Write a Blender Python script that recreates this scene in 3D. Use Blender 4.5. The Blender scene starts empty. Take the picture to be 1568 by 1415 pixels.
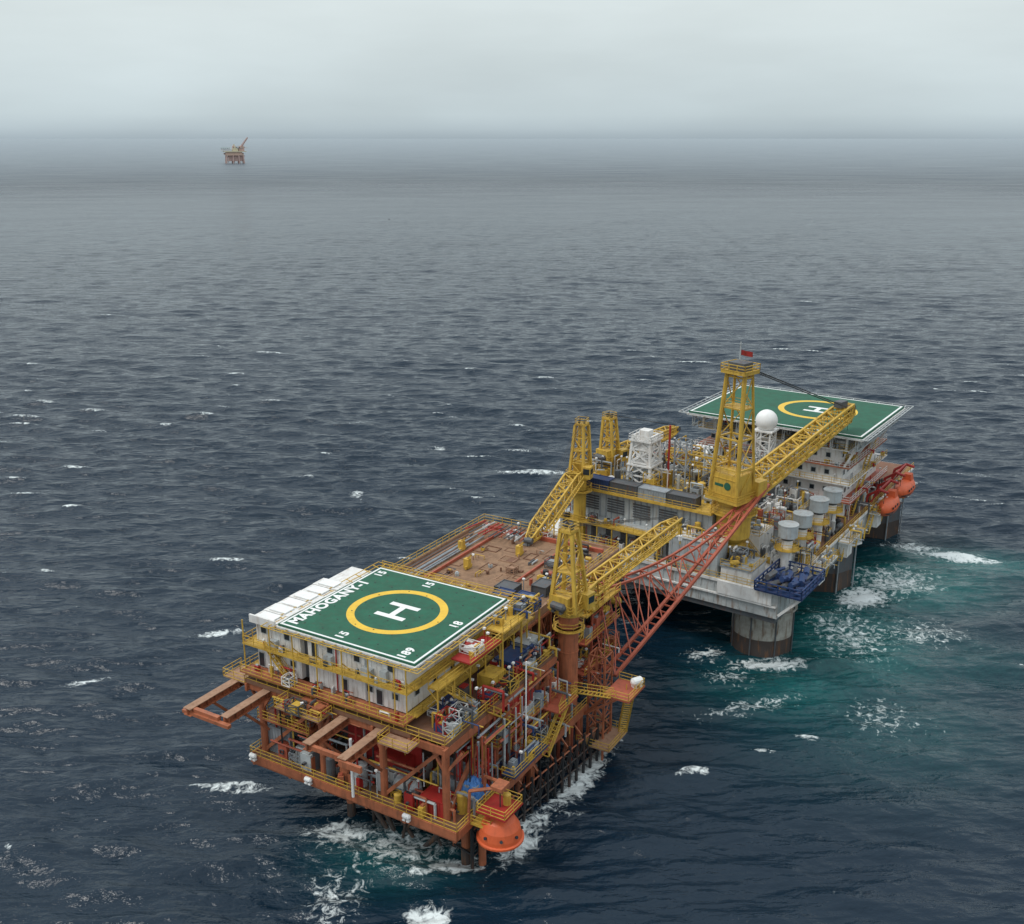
import bpy, math, random
import numpy as np
from mathutils import Vector
random.seed(7)
sc=bpy.context.scene
COL=sc.collection
# ------------------------------------------------------------------ camera
H=90; TH=math.radians(17.25)
cam=bpy.data.cameras.new('camera'); co=bpy.data.objects.new('camera',cam); COL.objects.link(co)
cam.lens=36*1600/1568; cam.clip_start=1; cam.clip_end=150000
co.location=(0,0,H); co.rotation_euler=(math.radians(90)-TH,0,0); sc.camera=co
sc.view_settings.view_transform='Standard'; sc.view_settings.look='None'; sc.view_settings.exposure=0
# ------------------------------------------------------------------ world
SUN_EL=math.radians(56); SUN_AZ=math.radians(-105)   # azimuth measured from +Y towards +X
w=bpy.data.worlds.new('World'); sc.world=w; w.use_nodes=True
nt=w.node_tree; N=nt.nodes; L=nt.links; N.clear()
out=N.new('ShaderNodeOutputWorld'); bg=N.new('ShaderNodeBackground'); L.new(bg.outputs[0],out.inputs[0])
sky=N.new('ShaderNodeTexSky'); sky.sky_type='NISHITA'; sky.sun_disc=False; sky.sun_elevation=SUN_EL; sky.sun_rotation=SUN_AZ
sky.air_density=1.5; sky.dust_density=4
tc=N.new('ShaderNodeTexCoord'); sep=N.new('ShaderNodeSeparateXYZ'); L.new(tc.outputs['Generated'],sep.inputs[0])
ramp=N.new('ShaderNodeValToRGB'); L.new(sep.outputs['Z'],ramp.inputs[0])
e=ramp.color_ramp.elements
e[0].position=0.0; e[0].color=(.40,.48,.53,1)
e[1].position=1.0; e[1].color=(1.22,1.28,1.33,1)
for p,c in ((.008,(.49,.58,.625,1)),(.02,(.57,.665,.70,1)),(.05,(.635,.73,.76,1)),(.11,(.73,.815,.83,1)),(.35,(.77,.85,.89,1))):
    q=e.new(p); q.color=c
mp=N.new('ShaderNodeMapping'); L.new(tc.outputs['Generated'],mp.inputs[0]); mp.inputs['Scale'].default_value=(1.6,1.6,7)
nz=N.new('ShaderNodeTexNoise'); L.new(mp.outputs[0],nz.inputs['Vector']); nz.inputs['Scale'].default_value=1.6; nz.inputs['Detail'].default_value=6; nz.inputs['Roughness'].default_value=.5
nr=N.new('ShaderNodeMapRange'); L.new(nz.outputs[0],nr.inputs[0]); nr.inputs[1].default_value=.3; nr.inputs[2].default_value=.7; nr.inputs[3].default_value=.9; nr.inputs[4].default_value=1.09
mul=N.new('ShaderNodeVectorMath'); mul.operation='SCALE'; L.new(ramp.outputs[0],mul.inputs[0]); L.new(nr.outputs[0],mul.inputs['Scale'])
s10=N.new('ShaderNodeVectorMath'); s10.operation='SCALE'; s10.inputs['Scale'].default_value=.1; L.new(sky.outputs[0],s10.inputs[0])
mx=N.new('ShaderNodeMix'); mx.data_type='RGBA'; mx.inputs[0].default_value=.93
L.new(s10.outputs[0],mx.inputs[6]); L.new(mul.outputs[0],mx.inputs[7]); L.new(mx.outputs[2],bg.inputs[0]); bg.inputs[1].default_value=1.0
sl=bpy.data.lights.new('sun','SUN'); sl.energy=1.3; sl.angle=math.radians(16); sl.color=(1,.96,.9)
so=bpy.data.objects.new('sun',sl); COL.objects.link(so)
d=Vector((math.sin(SUN_AZ)*math.cos(SUN_EL),math.cos(SUN_AZ)*math.cos(SUN_EL),math.sin(SUN_EL)))
so.rotation_euler=d.to_track_quat('Z','Y').to_euler(); so.location=(0,0,300)
# ------------------------------------------------------------------ materials
def paint(name,col,rough=.55,dirt=.4,rust=.25,rcol=(.16,.05,.015),metal=0.0):
    m=bpy.data.materials.new(name); m.use_nodes=True; nt=m.node_tree; n=nt.nodes; l=nt.links
    b=n['Principled BSDF']; b.inputs['Roughness'].default_value=rough; b.inputs['Metallic'].default_value=metal
    t=n.new('ShaderNodeTexCoord')
    a=n.new('ShaderNodeTexNoise'); a.inputs['Scale'].default_value=.55; a.inputs['Detail'].default_value=6; a.inputs['Roughness'].default_value=.72
    l.new(t.outputs['Object'],a.inputs['Vector'])
    r=n.new('ShaderNodeMapRange'); r.inputs[1].default_value=.35; r.inputs[2].default_value=.7; r.inputs[4].default_value=dirt; l.new(a.outputs[0],r.inputs[0])
    m1=n.new('ShaderNodeMix'); m1.data_type='RGBA'; l.new(r.outputs[0],m1.inputs[0]); m1.inputs[6].default_value=(*col,1)
    m1.inputs[7].default_value=(col[0]*.42+.01,col[1]*.38+.008,col[2]*.36+.006,1)
    mp=n.new('ShaderNodeMapping'); mp.inputs['Scale'].default_value=(1,1,.18); l.new(t.outputs['Object'],mp.inputs[0])
    s=n.new('ShaderNodeTexNoise'); s.inputs['Scale'].default_value=1.7; s.inputs['Detail'].default_value=4; l.new(mp.outputs[0],s.inputs['Vector'])
    r2=n.new('ShaderNodeMapRange'); r2.inputs[1].default_value=.53; r2.inputs[2].default_value=.7; r2.inputs[4].default_value=rust; l.new(s.outputs[0],r2.inputs[0])
    m2=n.new('ShaderNodeMix'); m2.data_type='RGBA'; l.new(r2.outputs[0],m2.inputs[0]); l.new(m1.outputs[2],m2.inputs[6]); m2.inputs[7].default_value=(*rcol,1)
    l.new(m2.outputs[2],b.inputs['Base Color'])
    return m
M=dict(
 white=paint('white_paint',(.76,.76,.74),dirt=.38,rust=.4,rcol=(.3,.19,.1)),
 cleanwhite=paint('marking_white',(.82,.83,.82),dirt=.2,rust=.1),
 grey=paint('grey_paint',(.3,.34,.37),dirt=.5,rust=.35),
 lgrey=paint('light_grey_paint',(.46,.5,.51),dirt=.5,rust=.4,rcol=(.24,.14,.08)),
 dgrey=paint('dark_grey_steel',(.09,.1,.11),dirt=.5,rust=.35),
 black=paint('black_steel',(.02,.022,.025),dirt=.3,rust=.3),
 yellow=paint('yellow_paint',(.62,.40,.06),dirt=.5,rust=.42),
 ylw2=paint('marking_yellow',(.78,.50,.04),dirt=.25,rust=.15),
 orange=paint('orange_paint',(.43,.14,.065),dirt=.65,rust=.6,rcol=(.12,.055,.03)),
 bright=paint('lifeboat_orange',(.68,.12,.035),dirt=.35,rust=.2,rough=.5),
 red=paint('red_paint',(.4,.024,.02),dirt=.5,rust=.35),
 redor=paint('red_oxide_paint',(.42,.10,.055),dirt=.5,rust=.45),
 blue=paint('blue_paint',(.018,.05,.15),dirt=.5,rust=.25),
 tarp=paint('blue_tarpaulin',(.05,.19,.5),dirt=.4,rust=.0),
 green=paint('helideck_green',(.014,.118,.068),dirt=.65,rust=.45,rough=.8,rcol=(.045,.085,.055)),
 brown=paint('worn_timber_deck',(.30,.18,.105),dirt=.8,rust=.6,rough=.85,rcol=(.14,.08,.045)),
 deck=paint('oxide_deck',(.2,.10,.06),dirt=.6,rust=.5,rough=.8),
 beamt=paint('skid_beam_top',(.40,.24,.155),dirt=.6,rust=.6,rough=.8,rcol=(.2,.09,.045)),
 glass=paint('window_glass',(.02,.03,.04),rough=.15,dirt=.1,rust=0),
 cable=paint('wire_rope',(.03,.03,.03),rough=.6,dirt=.1,rust=.1),
 hull=paint('hull_paint',(.5,.53,.53),dirt=.6,rust=.75,rcol=(.2,.11,.06)),
 colm=paint('column_paint',(.38,.37,.33),dirt=.8,rust=1.0,rcol=(.13,.07,.035)),
 foul=paint('antifouling_paint',(.06,.045,.04),dirt=.5,rust=.8,rcol=(.17,.075,.03)),
 hz_o=paint('hazed_orange',(.6,.42,.33),dirt=.2,rust=.1,rcol=(.25,.2,.17)),  # hz_ set: distant platform colours, paled to put aerial haze into them
 hz_r=paint('hazed_red',(.55,.38,.34),dirt=.2,rust=.1,rcol=(.25,.2,.17)),
 hz_y=paint('hazed_yellow',(.65,.59,.42),dirt=.2,rust=.1,rcol=(.25,.2,.17)),
 hz_w=paint('hazed_white',(.66,.67,.67),dirt=.2,rust=.1,rcol=(.25,.2,.17)),
 hz_g=paint('hazed_green',(.4,.5,.46),dirt=.2,rust=.1,rcol=(.25,.2,.17)),
)
# ------------------------------------------------------------------ mesh builder
def frame(ox,oy,ang):
    a=math.radians(ang); return (ox,oy,math.cos(a),math.sin(a))
F1=frame(-15.7,128.75,59.5); F2=frame(45.2,170.7,55.5)
def W(F,a,b,z):
    ox,oy,c,s=F; return (ox+a*c+b*s, oy+a*s-b*c, z)
def empty(name,loc=(0,0,0)):
    o=bpy.data.objects.new(name,None); COL.objects.link(o); o.location=loc; o.empty_display_size=5; return o
class Part:
    def __init__(s,name,parent,F): s.name=name; s.parent=parent; s.F=F; s.v=[]; s.f=[]; s.m=[]; s.mats=[]
    def add(s,vs,fs,mat):
        if mat not in s.mats: s.mats.append(mat)
        mi=s.mats.index(mat); k=len(s.v); F=s.F
        if F is None:
            s.v+= [tuple(v) for v in vs]
            for f in fs: s.f.append(tuple(k+i for i in f)); s.m.append(mi)
        else:
            s.v+=[W(F,*v) for v in vs]
            for f in fs: s.f.append(tuple(k+i for i in reversed(f))); s.m.append(mi)
    def bx(s,a0,a1,b0,b1,z0,z1,mat):
        vs=[(a,b,z) for z in (z0,z1) for a,b in ((a0,b0),(a1,b0),(a1,b1),(a0,b1))]
        s.add(vs,[(3,2,1,0),(4,5,6,7),(0,1,5,4),(1,2,6,5),(2,3,7,6),(3,0,4,7)],mat)
    def ob(s,c,size,ang,mat,taper=1.0):
        l,w_,h=size; ca,sa=math.cos(math.radians(ang)),math.sin(math.radians(ang)); vs=[]
        for k,z in ((1,0),(taper,h)):
            for x,y in ((-l/2,-w_/2),(l/2,-w_/2),(l/2,w_/2),(-l/2,w_/2)):
                x*=k;y*=k; vs.append((c[0]+x*ca-y*sa,c[1]+x*sa+y*ca,c[2]+z))
        s.add(vs,[(3,2,1,0),(4,5,6,7),(0,1,5,4),(1,2,6,5),(2,3,7,6),(3,0,4,7)],mat)
    def sheet(s,a0,a1,b0,b1,z,mat): s.add([(a0,b0,z),(a1,b0,z),(a1,b1,z),(a0,b1,z)],[(0,1,2,3)],mat)
    def cyl(s,p,q,r,mat,n=8,r2=None,caps=True):
        p=Vector(p);q=Vector(q);dv=(q-p)
        if dv.length<1e-4: return
        dv.normalize(); up=Vector((0,0,1)) if abs(dv.z)<.95 else Vector((1,0,0))
        x=dv.cross(up).normalized(); y=x.cross(dv)
        if r2 is None: r2=r
        off=math.pi/4 if n==4 else 0
        vs=[]
        for P_,R in ((p,r),(q,r2)):
            for i in range(n):
                t=2*math.pi*i/n+off; vs.append(tuple(P_+x*(R*math.cos(t))+y*(R*math.sin(t))))
        fs=[((i+1)%n,i,i+n,(i+1)%n+n) for i in range(n)]
        if caps: fs+= [tuple(range(n)),tuple(reversed(range(n,2*n)))]
        s.add(vs,fs,mat)
    def bar(s,p,q,r,mat): s.cyl(p,q,r*1.2,mat,4,caps=False)
    def poly(s,pts,r,mat,n=6):
        for a,b in zip(pts[:-1],pts[1:]): s.cyl(a,b,r,mat,n,caps=True)
    def rail(s,pts,mat,h=1.15,closed=False,r=.042,sp=1.9):
        if closed: pts=list(pts)+[pts[0]]
        for p,q in zip(pts[:-1],pts[1:]):
            p=Vector(p);q=Vector(q);Ln=(q-p).length; k=max(1,round(Ln/sp))
            for i in range(k+1):
                a=p.lerp(q,i/k); s.bar(a,a+Vector((0,0,h)),r,mat)
            for hh in (h,h*.55,.1): s.bar(p+Vector((0,0,hh)),q+Vector((0,0,hh)),r,mat)
    def lat(s,p,q,w0,h0,w1,h1,n,mat,rc=.13,rb=.075,up=(0,0,1),xb=False):
        p=Vector(p);q=Vector(q);dv=(q-p).normalized(); up=Vector(up)
        if abs(dv.dot(up))>.95: up=Vector((1,0,0))
        x=dv.cross(up).normalized(); y=x.cross(dv).normalized()
        def cr(t,i):
            ww=w0+(w1-w0)*t; hh=h0+(h1-h0)*t; c=p.lerp(q,t); sx,sy=((-1,-1),(1,-1),(1,1),(-1,1))[i%4]
            return c+x*(sx*ww/2)+y*(sy*hh/2)
        for i in range(4): s.bar(cr(0,i),cr(1,i),rc,mat)
        for k in range(n+1):
            t=k/n
            for i in range(4):
                s.bar(cr(t,i),cr(t,i+1),rb,mat)
                if k<n:
                    if (k+i)%2 or xb: s.bar(cr(t,i),cr((k+1)/n,i+1),rb,mat)
                    if not (k+i)%2 or xb: s.bar(cr(t,i+1),cr((k+1)/n,i),rb,mat)
    def stairs(s,p,q,wd,mat,side=(1,0,0)):
        p=Vector(p);q=Vector(q);sd=Vector(side).normalized()*wd/2
        for k in (-1,1):
            a=p+sd*k;b=q+sd*k
            s.bar(a,b,.09,mat); u=Vector((0,0,1.1)); s.bar(a+u,b+u,.045,mat); s.bar(a+u*.5,b+u*.5,.035,mat)
            m_=max(2,int((b-a).length/1.8))
            for i in range(m_+1):
                c=a.lerp(b,i/m_); s.bar(c,c+u,.04,mat)
        k=int((q-p).length/.62)+1
        for i in range(k):
            c=p.lerp(q,i/k); s.bar(c-sd,c+sd,.08,mat)
    def container(s,c,L_,W_,H_,ang,mat):
        s.ob(c,(L_-.1,W_-.1,H_-.1),ang,mat); ca,sa=math.cos(math.radians(ang)),math.sin(math.radians(ang))
        def tr(x,y,z): return (c[0]+x*ca-y*sa,c[1]+x*sa+y*ca,c[2]+z)
        n=int(L_/.5)
        for sg in (-1,1):
            for i in range(1,n):
                x=-L_/2+L_*i/n; s.bar(tr(x,sg*(W_/2-.04),.15),tr(x,sg*(W_/2-.04),H_-.2),.07,mat)
            for z in (.05,H_-.08):
                s.bar(tr(-L_/2,sg*W_/2,z),tr(L_/2,sg*W_/2,z),.08,mat); s.bar(tr(sg*L_/2,-W_/2,z),tr(sg*L_/2,W_/2,z),.08,mat)
            for t in (-1,1): s.bar(tr(sg*L_/2,t*W_/2,0),tr(sg*L_/2,t*W_/2,H_),.09,mat)
    def tank(s,c,r,h,mat,n=14,band=None):
        s.cyl(c,(c[0],c[1],c[2]+h),r,mat,n); s.cyl((c[0],c[1],c[2]+h),(c[0],c[1],c[2]+h+r*.3),r,mat,n,r2=r*.35)
        s.cyl((c[0],c[1],c[2]+h*.45),(c[0],c[1],c[2]+h*.45+.15),r*1.04,band or mat,n)
    def vessel(s,c,r,l,ang,mat,n=12):
        ca,sa=math.cos(math.radians(ang)),math.sin(math.radians(ang)); z=c[2]+r+.3
        pts=[(-l/2-.5*r,.35),(-l/2,1),(l/2,1),(l/2+.5*r,.35)]
        for (x0,k0),(x1,k1) in zip(pts[:-1],pts[1:]):
            s.cyl((c[0]+x0*ca,c[1]+x0*sa,z),(c[0]+x1*ca,c[1]+x1*sa,z),r*k0,mat,n,r2=r*k1)
        for x in (-l/3,l/3): s.ob((c[0]+x*ca,c[1]+x*sa,c[2]),(.4,r*1.5,r*.6),ang,mat)
    def clutter(s,a0,a1,b0,b1,z,n,mats,hm=2.2,seed=1,big=1.0):
        R=random.Random(seed)
        for i in range(n):
            a=R.uniform(a0,a1);b=R.uniform(b0,b1);m=M[R.choice(mats)];k=R.random();ang=R.choice((0,90,0,90,R.uniform(0,90)))
            if k<.3:
                l,w_,h=R.uniform(.8,2.6)*big,R.uniform(.6,1.6)*big,R.uniform(.5,hm)
                s.ob((a,b,z),(l,w_,h),ang,m); s.ob((a,b,z+h),(l*.6,w_*.6,.18),ang,M[R.choice(mats)])
                s.bar((a-l/2,b,z+h*.5),(a+l/2,b,z+h*.5),w_*.36,M['dgrey'])
            elif k<.42: s.tank((a,b,z),R.uniform(.3,.85)*big,R.uniform(.8,hm*1.2),m)
            elif k<.5: s.vessel((a,b,z),R.uniform(.35,.75)*big,R.uniform(1.5,3.5)*big,ang,m)
            elif k<.78:
                h=R.uniform(.3,hm*1.3); l=R.uniform(1.5,5)*big; r=R.uniform(.07,.2)
                dx,dy=(l,0) if R.random()<.5 else (0,l)
                s.poly([(a,b,z),(a,b,z+h),(a+dx,b+dy,z+h),(a+dx,b+dy,z)],r,m)
                s.poly([(a+.4,b+.4,z),(a+.4,b+.4,z+h*.8),(a+dx+.4,b+dy+.4,z+h*.8)],r*.8,M[R.choice(mats)])
            elif k<.9:
                l,w_,h=R.uniform(1.2,2.6),R.uniform(1.2,2.4),R.uniform(1.2,hm*1.2)
                s.lat((a,b,z),(a,b,z+h),l,w_,l,w_,2,m,.08,.05); s.ob((a,b,z+.2),(l*.7,w_*.7,h*.6),0,M[R.choice(mats)])
            else:
                h=R.uniform(hm*.8,hm*2); s.cyl((a,b,z),(a,b,z+h),.07,m,5); s.ob((a,b,z+h),(.4,.3,.25),ang,M['cleanwhite'])
    def done(s,smooth=False):
        me=bpy.data.meshes.new(s.name); me.from_pydata(s.v,[],s.f)
        for m in s.mats: me.materials.append(m)
        me.polygons.foreach_set('material_index',s.m)
        if smooth: me.polygons.foreach_set('use_smooth',[True]*len(s.f))
        me.update(); o=bpy.data.objects.new(s.name,me); COL.objects.link(o)
        if s.parent: o.parent=s.parent
        return o
def text(body,F,a,b,z,size,ang,mat,parent,name,off=.07):
    c=bpy.data.curves.new(name,'FONT'); c.body=body; c.size=size; c.align_x='CENTER'; c.align_y='CENTER'; c.offset=off; c.space_character=1.12
    o=bpy.data.objects.new(name,c); COL.objects.link(o); c.materials.append(mat)
    o.location=W(F,a,b,z); o.rotation_euler=(0,0,math.atan2(F[3],F[2])+math.radians(ang)); o.parent=parent
def ring(p,ca,cb,z,r0,r1,mat,n=72):
    vs=[];fs=[]
    for i in range(n):
        t=2*math.pi*i/n
        for r in (r0,r1): vs.append((ca+r*math.cos(t),cb+r*math.sin(t),z))
    for i in range(n):
        j=(i+1)%n; fs.append((2*i,2*i+1,2*j+1,2*j))
    p.add(vs,fs,mat)
Y=M['yellow'];O=M['orange'];WH=M['white'];R_=M['red'];G=M['grey'];LG=M['lgrey'];DG=M['dgrey'];BK=M['black']
# ================================================================== FIXED PLATFORM
plat=empty('offshore_platform')
# --- helideck
p=Part('helideck',plat,F1)
p.bx(-11,11,-11,11,28.72,29,M['green']); p.bx(-11.25,11.25,-11.25,11.25,28.45,28.7,WH)
z=29.006
for s1 in (-1,1):
    e0,e1=sorted((s1*10.55,s1*10.85)); p.sheet(e0,e1,-10.85,10.85,z,M['cleanwhite']); p.sheet(-10.54,10.54,e0,e1,z,M['cleanwhite'])
ring(p,0,0.3,z,5.75,6.85,M['ylw2'])
for a in (-1.75,1.75): p.sheet(a-.45,a+.45,.3-2.35,.3+2.35,z+.004,M['cleanwhite'])
p.sheet(-1.29,1.29,.3-.45,.3+.45,z+.004,M['cleanwhite'])
for i in range(-3,4):
    for j in range(-3,4): p.cyl((i*3,j*3+.9,29),(i*3,j*3+.9,29.03),.11,BK,6)
for i in range(7): p.bx(-10.8,10.8,-10.6+i*3.4,-10.3+i*3.4,27.7,28.45,O)
for k in range(12):
    t=-11.2+k*22.4/11
    for s1 in (-1,1):
        p.bar((t,s1*11.2,28.6),(t,s1*12.6,28.9),.06,Y); p.bar((s1*11.2,t,28.6),(s1*12.6,t,28.9),.06,Y)
for s1 in (-1,1):
    for r in (11.9,12.6):
        zz=28.6+.3*(r-11.2)/1.4
        p.bar((-r,s1*r,zz),(r,s1*r,zz),.05,Y); p.bar((s1*r,-r,zz),(s1*r,r,zz),.05,Y)
p.rail([(12.8,-12,28),(12.8,12.6,28)],Y); p.bx(11.6,12.9,-12,12.6,27.85,28,Y)
p.done()
text('MAHOGANY-1',F1,-2.1,-9.5,29.012,2.2,0,M['cleanwhite'],plat,'helideck_name_marking',.1)
text('189',F1,-9.1,8.4,29.012,1.7,0,M['cleanwhite'],plat,'helideck_size_marking')
text('18',F1,.6,9.4,29.012,1.8,0,M['cleanwhite'],plat,'helideck_weight_marking')
text('15',F1,-9.3,-1.6,29.012,1.8,0,M['cleanwhite'],plat,'helideck_weight_marking')
text('15',F1,9.0,-9.4,29.012,1.8,0,M['cleanwhite'],plat,'helideck_weight_marking')
text('15',F1,9.2,-1,29.012,1.8,0,M['cleanwhite'],plat,'helideck_weight_marking')
# --- accommodation
def window(p,face,u,z,w_,h):
    ax,pos,sg=face
    def bb(d0,d1,u0,u1,z0,z1,m):
        x0,x1=sorted((pos+sg*d0,pos+sg*d1))
        if ax=='a': p.bx(x0,x1,u0,u1,z0,z1,m)
        else: p.bx(u0,u1,x0,x1,z0,z1,m)
    bb(-.02,.1,u-w_/2-.1,u+w_/2+.1,z-.1,z,LG); bb(-.02,.1,u-w_/2-.1,u+w_/2+.1,z+h,z+h+.1,LG)
    bb(-.02,.1,u-w_/2-.1,u-w_/2,z,z+h,LG); bb(-.02,.1,u+w_/2,u+w_/2+.1,z,z+h,LG)
    bb(-.02,.085,u-w_/2,u+w_/2,z,z+h,M['glass'])
p=Part('accommodation_block',plat,F1)
for b0,b1 in ((-15.6,-7.9),(-6.6,9.0)):
    p.bx(-10.4,10,b0,b1,21.4,28.44,WH)
p.bx(-9.6,10,-7.9,-6.6,21.4,28.3,DG)
for i,a in enumerate(np.arange(-11,3.9,2.5)):
    p.bx(a,a+2.42,-15.9,-11.4,28.46,28.75+.08*(i%2),WH)
    p.bx(a+.3,a+2.1,-15.2,-12.3,28.8+.08*(i%2),28.95+.08*(i%2),M['cleanwhite'])
p.bx(-11.3,-11.02,-15.9,-11.4,28.2,29.3,WH)
b=-15.4
while b<9:
    if not -8.1<b<-6.4: p.bx(-10.47,-10.4,b,b+.09,21.5,28.4,WH)
    b+=.8
for b in (-14.2,-10.1,-2.8,1.6,6.9): window(p,('a',-10.4,-1),b,26.6,.9,.8)
for b in (-12,-9.3,3.5,7.5): window(p,('a',-10.4,-1),b,22.9,.9,.8)
for b in (-14.9,-0.6,5): window(p,('a',-10.4,-1),b,21.5,.9,2.0)
window(p,('a',-10.4,-1),-5.4,25.4,.9,2.0)
for a in (-8,-4,0,4,8): window(p,('b',9,1),a,22.9,.9,.8); window(p,('b',9,1),a+1,26.4,.9,.8)
for (b,l,h) in ((-13,1.4,1),(-3.4,1.2,1.2),(2.6,1.6,1.1),(5.6,1,1.5)): p.bx(-11.1,-10.42,b,b+l,25.2,25.2+h,LG)
for z in (25.1,21.3):
    o_=11.9 if z>23 else 12.8
    p.bx(-o_,-10.41,-16.9,10.4,z-.16,z,Y if z>23 else O); p.bx(-10.4,9,-16.9,-15.61,z-.16,z,Y)
    p.rail([(10,-16.8,z),(-o_+.05,-16.8,z),(-o_+.05,10.3,z)],Y)
    p.bx(-10.4,8,9.01,10.6,z-.16,z,Y); p.rail([(-o_+.05,10.3,z),(-9,10.55,z),(8,10.55,z)],Y)
for b in (-16.7,-12,-8,-4,0.2,4.4,8.4,10.2): p.cyl((-11.8,b,21.3),(-11.8,b,28.5),.1,Y,6); p.bar((-11.8,b,26.6),(-10.4,b,25.1),.07,Y)
p.stairs((-11.2,-9.5,21.3),(-11.2,-13,25.1),.8,Y,(1,0,0))
p.poly([(-10.9,-16,28),(-10.9,8.5,28)],.09,LG); p.poly([(-10.7,-16,24.4),(-10.7,8.5,24.4)],.12,O)
p.poly([(-10.6,3,21.5),(-10.6,3,28.2)],.14,LG); p.poly([(-10.6,-1.7,21.5),(-10.6,-1.7,28.2)],.1,R_)
p.clutter(-12.4,-11,-16,9.5,21.3,16,['yellow','lgrey','red','orange','dgrey','white'],1.2,101,.4)
p.clutter(-11.6,-10.9,-15,9,25.12,9,['lgrey','red','dgrey','white'],.9,120,.3)
p.done()
# --- main deck, skid beams
p=Part('main_deck',plat,F1)
p.bx(-12.4,16.5,-16.4,11,19.5,20.05,M['deck']); p.bx(-11.6,15.5,11.002,16.2,19.52,20.03,M['deck']); p.bx(16.52,22,-16.4,11,19.52,20.04,M['deck'])
for a in np.arange(-12.2,15.5,3.4): p.bx(a,a+.3,-16.2,15.8,18.5,19.5,O)
for b in (-16.4,-9,-2,5,10.7,15.9): p.bx(-12.6,16 if b>11 else 22,b,b+.35,18.3,19.49,O)
def ibeam(p,a0,a1,b,z,wd=1.25,ht=.95):
    p.bx(a0,a1,b-wd/2,b+wd/2,z-.1,z,M['beamt']); p.bx(a0,a1,b-.09,b+.09,z-ht,z-.1,O); p.bx(a0,a1,b-wd/2,b+wd/2,z-ht-.1,z-ht,O)
    for a in np.arange(a0+.4,a1,1.4): p.bx(a,a+.06,b-wd/2+.05,b+wd/2-.05,z-ht,z-.1,O)
ibeam(p,-21.2,-9,-18.2,19.4); ibeam(p,-20.2,-9,-12.6,19.4); p.bx(-20.7,-20.1,-17.57,-13.23,18.5,19.3,O); p.bx(-20.95,-20.35,-19.4,-11.2,18.35,18.8,O)
ibeam(p,-19.6,-9,.6,19.4); ibeam(p,-20,-9,6.4,19.4); p.bx(-19.4,-18.9,1.2,5.8,18.5,19.1,O); p.bx(-20.2,-19.8,6.1,9.4,18.4,19.2,O)
for b in (-18.2,-12.6,.6,6.4): p.bar((-17,b,18.4),(-12.5,b,13.5),.2,O)
p.bx(-12.9,-10.2,-6,-1.5,20.1,20.3,O)
for (a0,a1,b0,b1) in ((-12.5,-9,-20.4,-16.4),(-15.2,-12.6,-8.6,-1.2),(-15,-12.6,8,12.5)):
    p.bx(a0,a1,b0,b1,19.3,19.45,M['beamt']); p.rail([(a0,b0,19.45),(a0,b1,19.45),(a1,b1,19.45)],Y); p.rail([(a0,b0,19.45),(a1,b0,19.45)],Y)
p.rail([(-12.3,-16.3,20.05),(-12.3,16.1,20.05),(15.5,16.1,20.05)],Y)
p.clutter(-14.6,-12.8,-8,-2,19.45,8,['orange','red','yellow','dgrey'],1.2,3,.5)
p.clutter(-10,15,11.2,15.5,20.05,60,['grey','lgrey','yellow','blue','orange','red','white','dgrey','black'],2.2,4,.8)
p.clutter(-9,15,12.8,15.8,20.05,40,['grey','yellow','orange','dgrey','black'],1.6,104,.5)
p.container((8,13.3,20.05),4.5,2.4,2.5,0,M['blue']); p.container((2.5,13.6,20.05),3,2.4,2.4,0,Y); p.container((13,13,20.05),4,2.4,2.6,0,LG)
p.bx(-9,15,11.4,13.1,24.9,25.05,Y); p.rail([(-9,13.05,25.05),(15,13.05,25.05)],Y); p.rail([(-9,11.5,25.05),(15,11.5,25.05)],Y)
for a in np.arange(-9,15.5,3.7): p.bar((a,12.9,20),(a,12.9,25),.1,Y); p.bar((a,12.9,23.4),(a,11.4,24.9),.07,Y)
p.stairs((-3,14.4,20.05),(-8.6,14.4,25),1,Y,(0,1,0))
p.stairs((4,16.8,14.6),(-3,16.8,20.05),1,Y,(0,1,0))
p.bx(-4,3.5,11.6,14.6,26.6,26.8,R_); p.rail([(-4,14.5,26.8),(3.5,14.5,26.8),(3.5,11.7,26.8)],Y); p.clutter(-3.5,3,12,14,26.8,9,['red','yellow','white'],1,5,.6)
p.bx(4,14,11.6,14.6,27.4,27.55,Y); p.rail([(4,14.5,27.55),(14,14.5,27.55)],Y); p.rail([(4,11.8,27.55),(14,11.8,27.55)],Y); p.clutter(4.5,13.5,12,14.2,27.55,12,['grey','yellow','blue','dgrey'],1.2,105,.5)
for a in (4,9,14): p.bar((a,14.4,20),(a,14.4,27.5),.12,Y)
p.done()
# --- lower deck with process equipment
p=Part('cellar_deck',plat,F1)
p.bx(-13,22,-15.5,18,8.5,9,M['deck'])
for a in np.arange(-13,22.5,3.7): p.bx(a-.15,a+.15,-15.3,17.8,7.6,8.5,O)
for b in (-15.5,-9,-3,4,10,17.6): p.bx(-13.2,22,b,b+.4,7.5,8.49,O)
p.bx(-13.4,-13.02,-15.6,18.2,8.0,9.15,O); p.bx(-13.0,22,18.02,18.4,8.0,9.15,O); p.bx(-13.0,22,-15.9,-15.52,8,9.15,O)
p.rail([(22,-15.7,9.15),(-13.2,-15.7,9.15),(-13.2,18.2,9.15),(22,18.2,9.15)],Y)
for a in (-11.5,0,11,21.5):
    for b in (-14.5,-4,6,15.6):
        if a>20 and b>14: continue
        p.cyl((a,b,9),(a,b,19.5),.5,O,12)
        p.bar((a,b+.3,16),(a,b+2.6,19.4),.2,O); p.bar((a,b-.3,16),(a,b-2.6,19.4),.2,O)
for a0,a1 in ((-11.5,0),(0,11)): p.bar((a0,15.6,9.3),(a1,15.6,19.2),.3,O)
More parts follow.
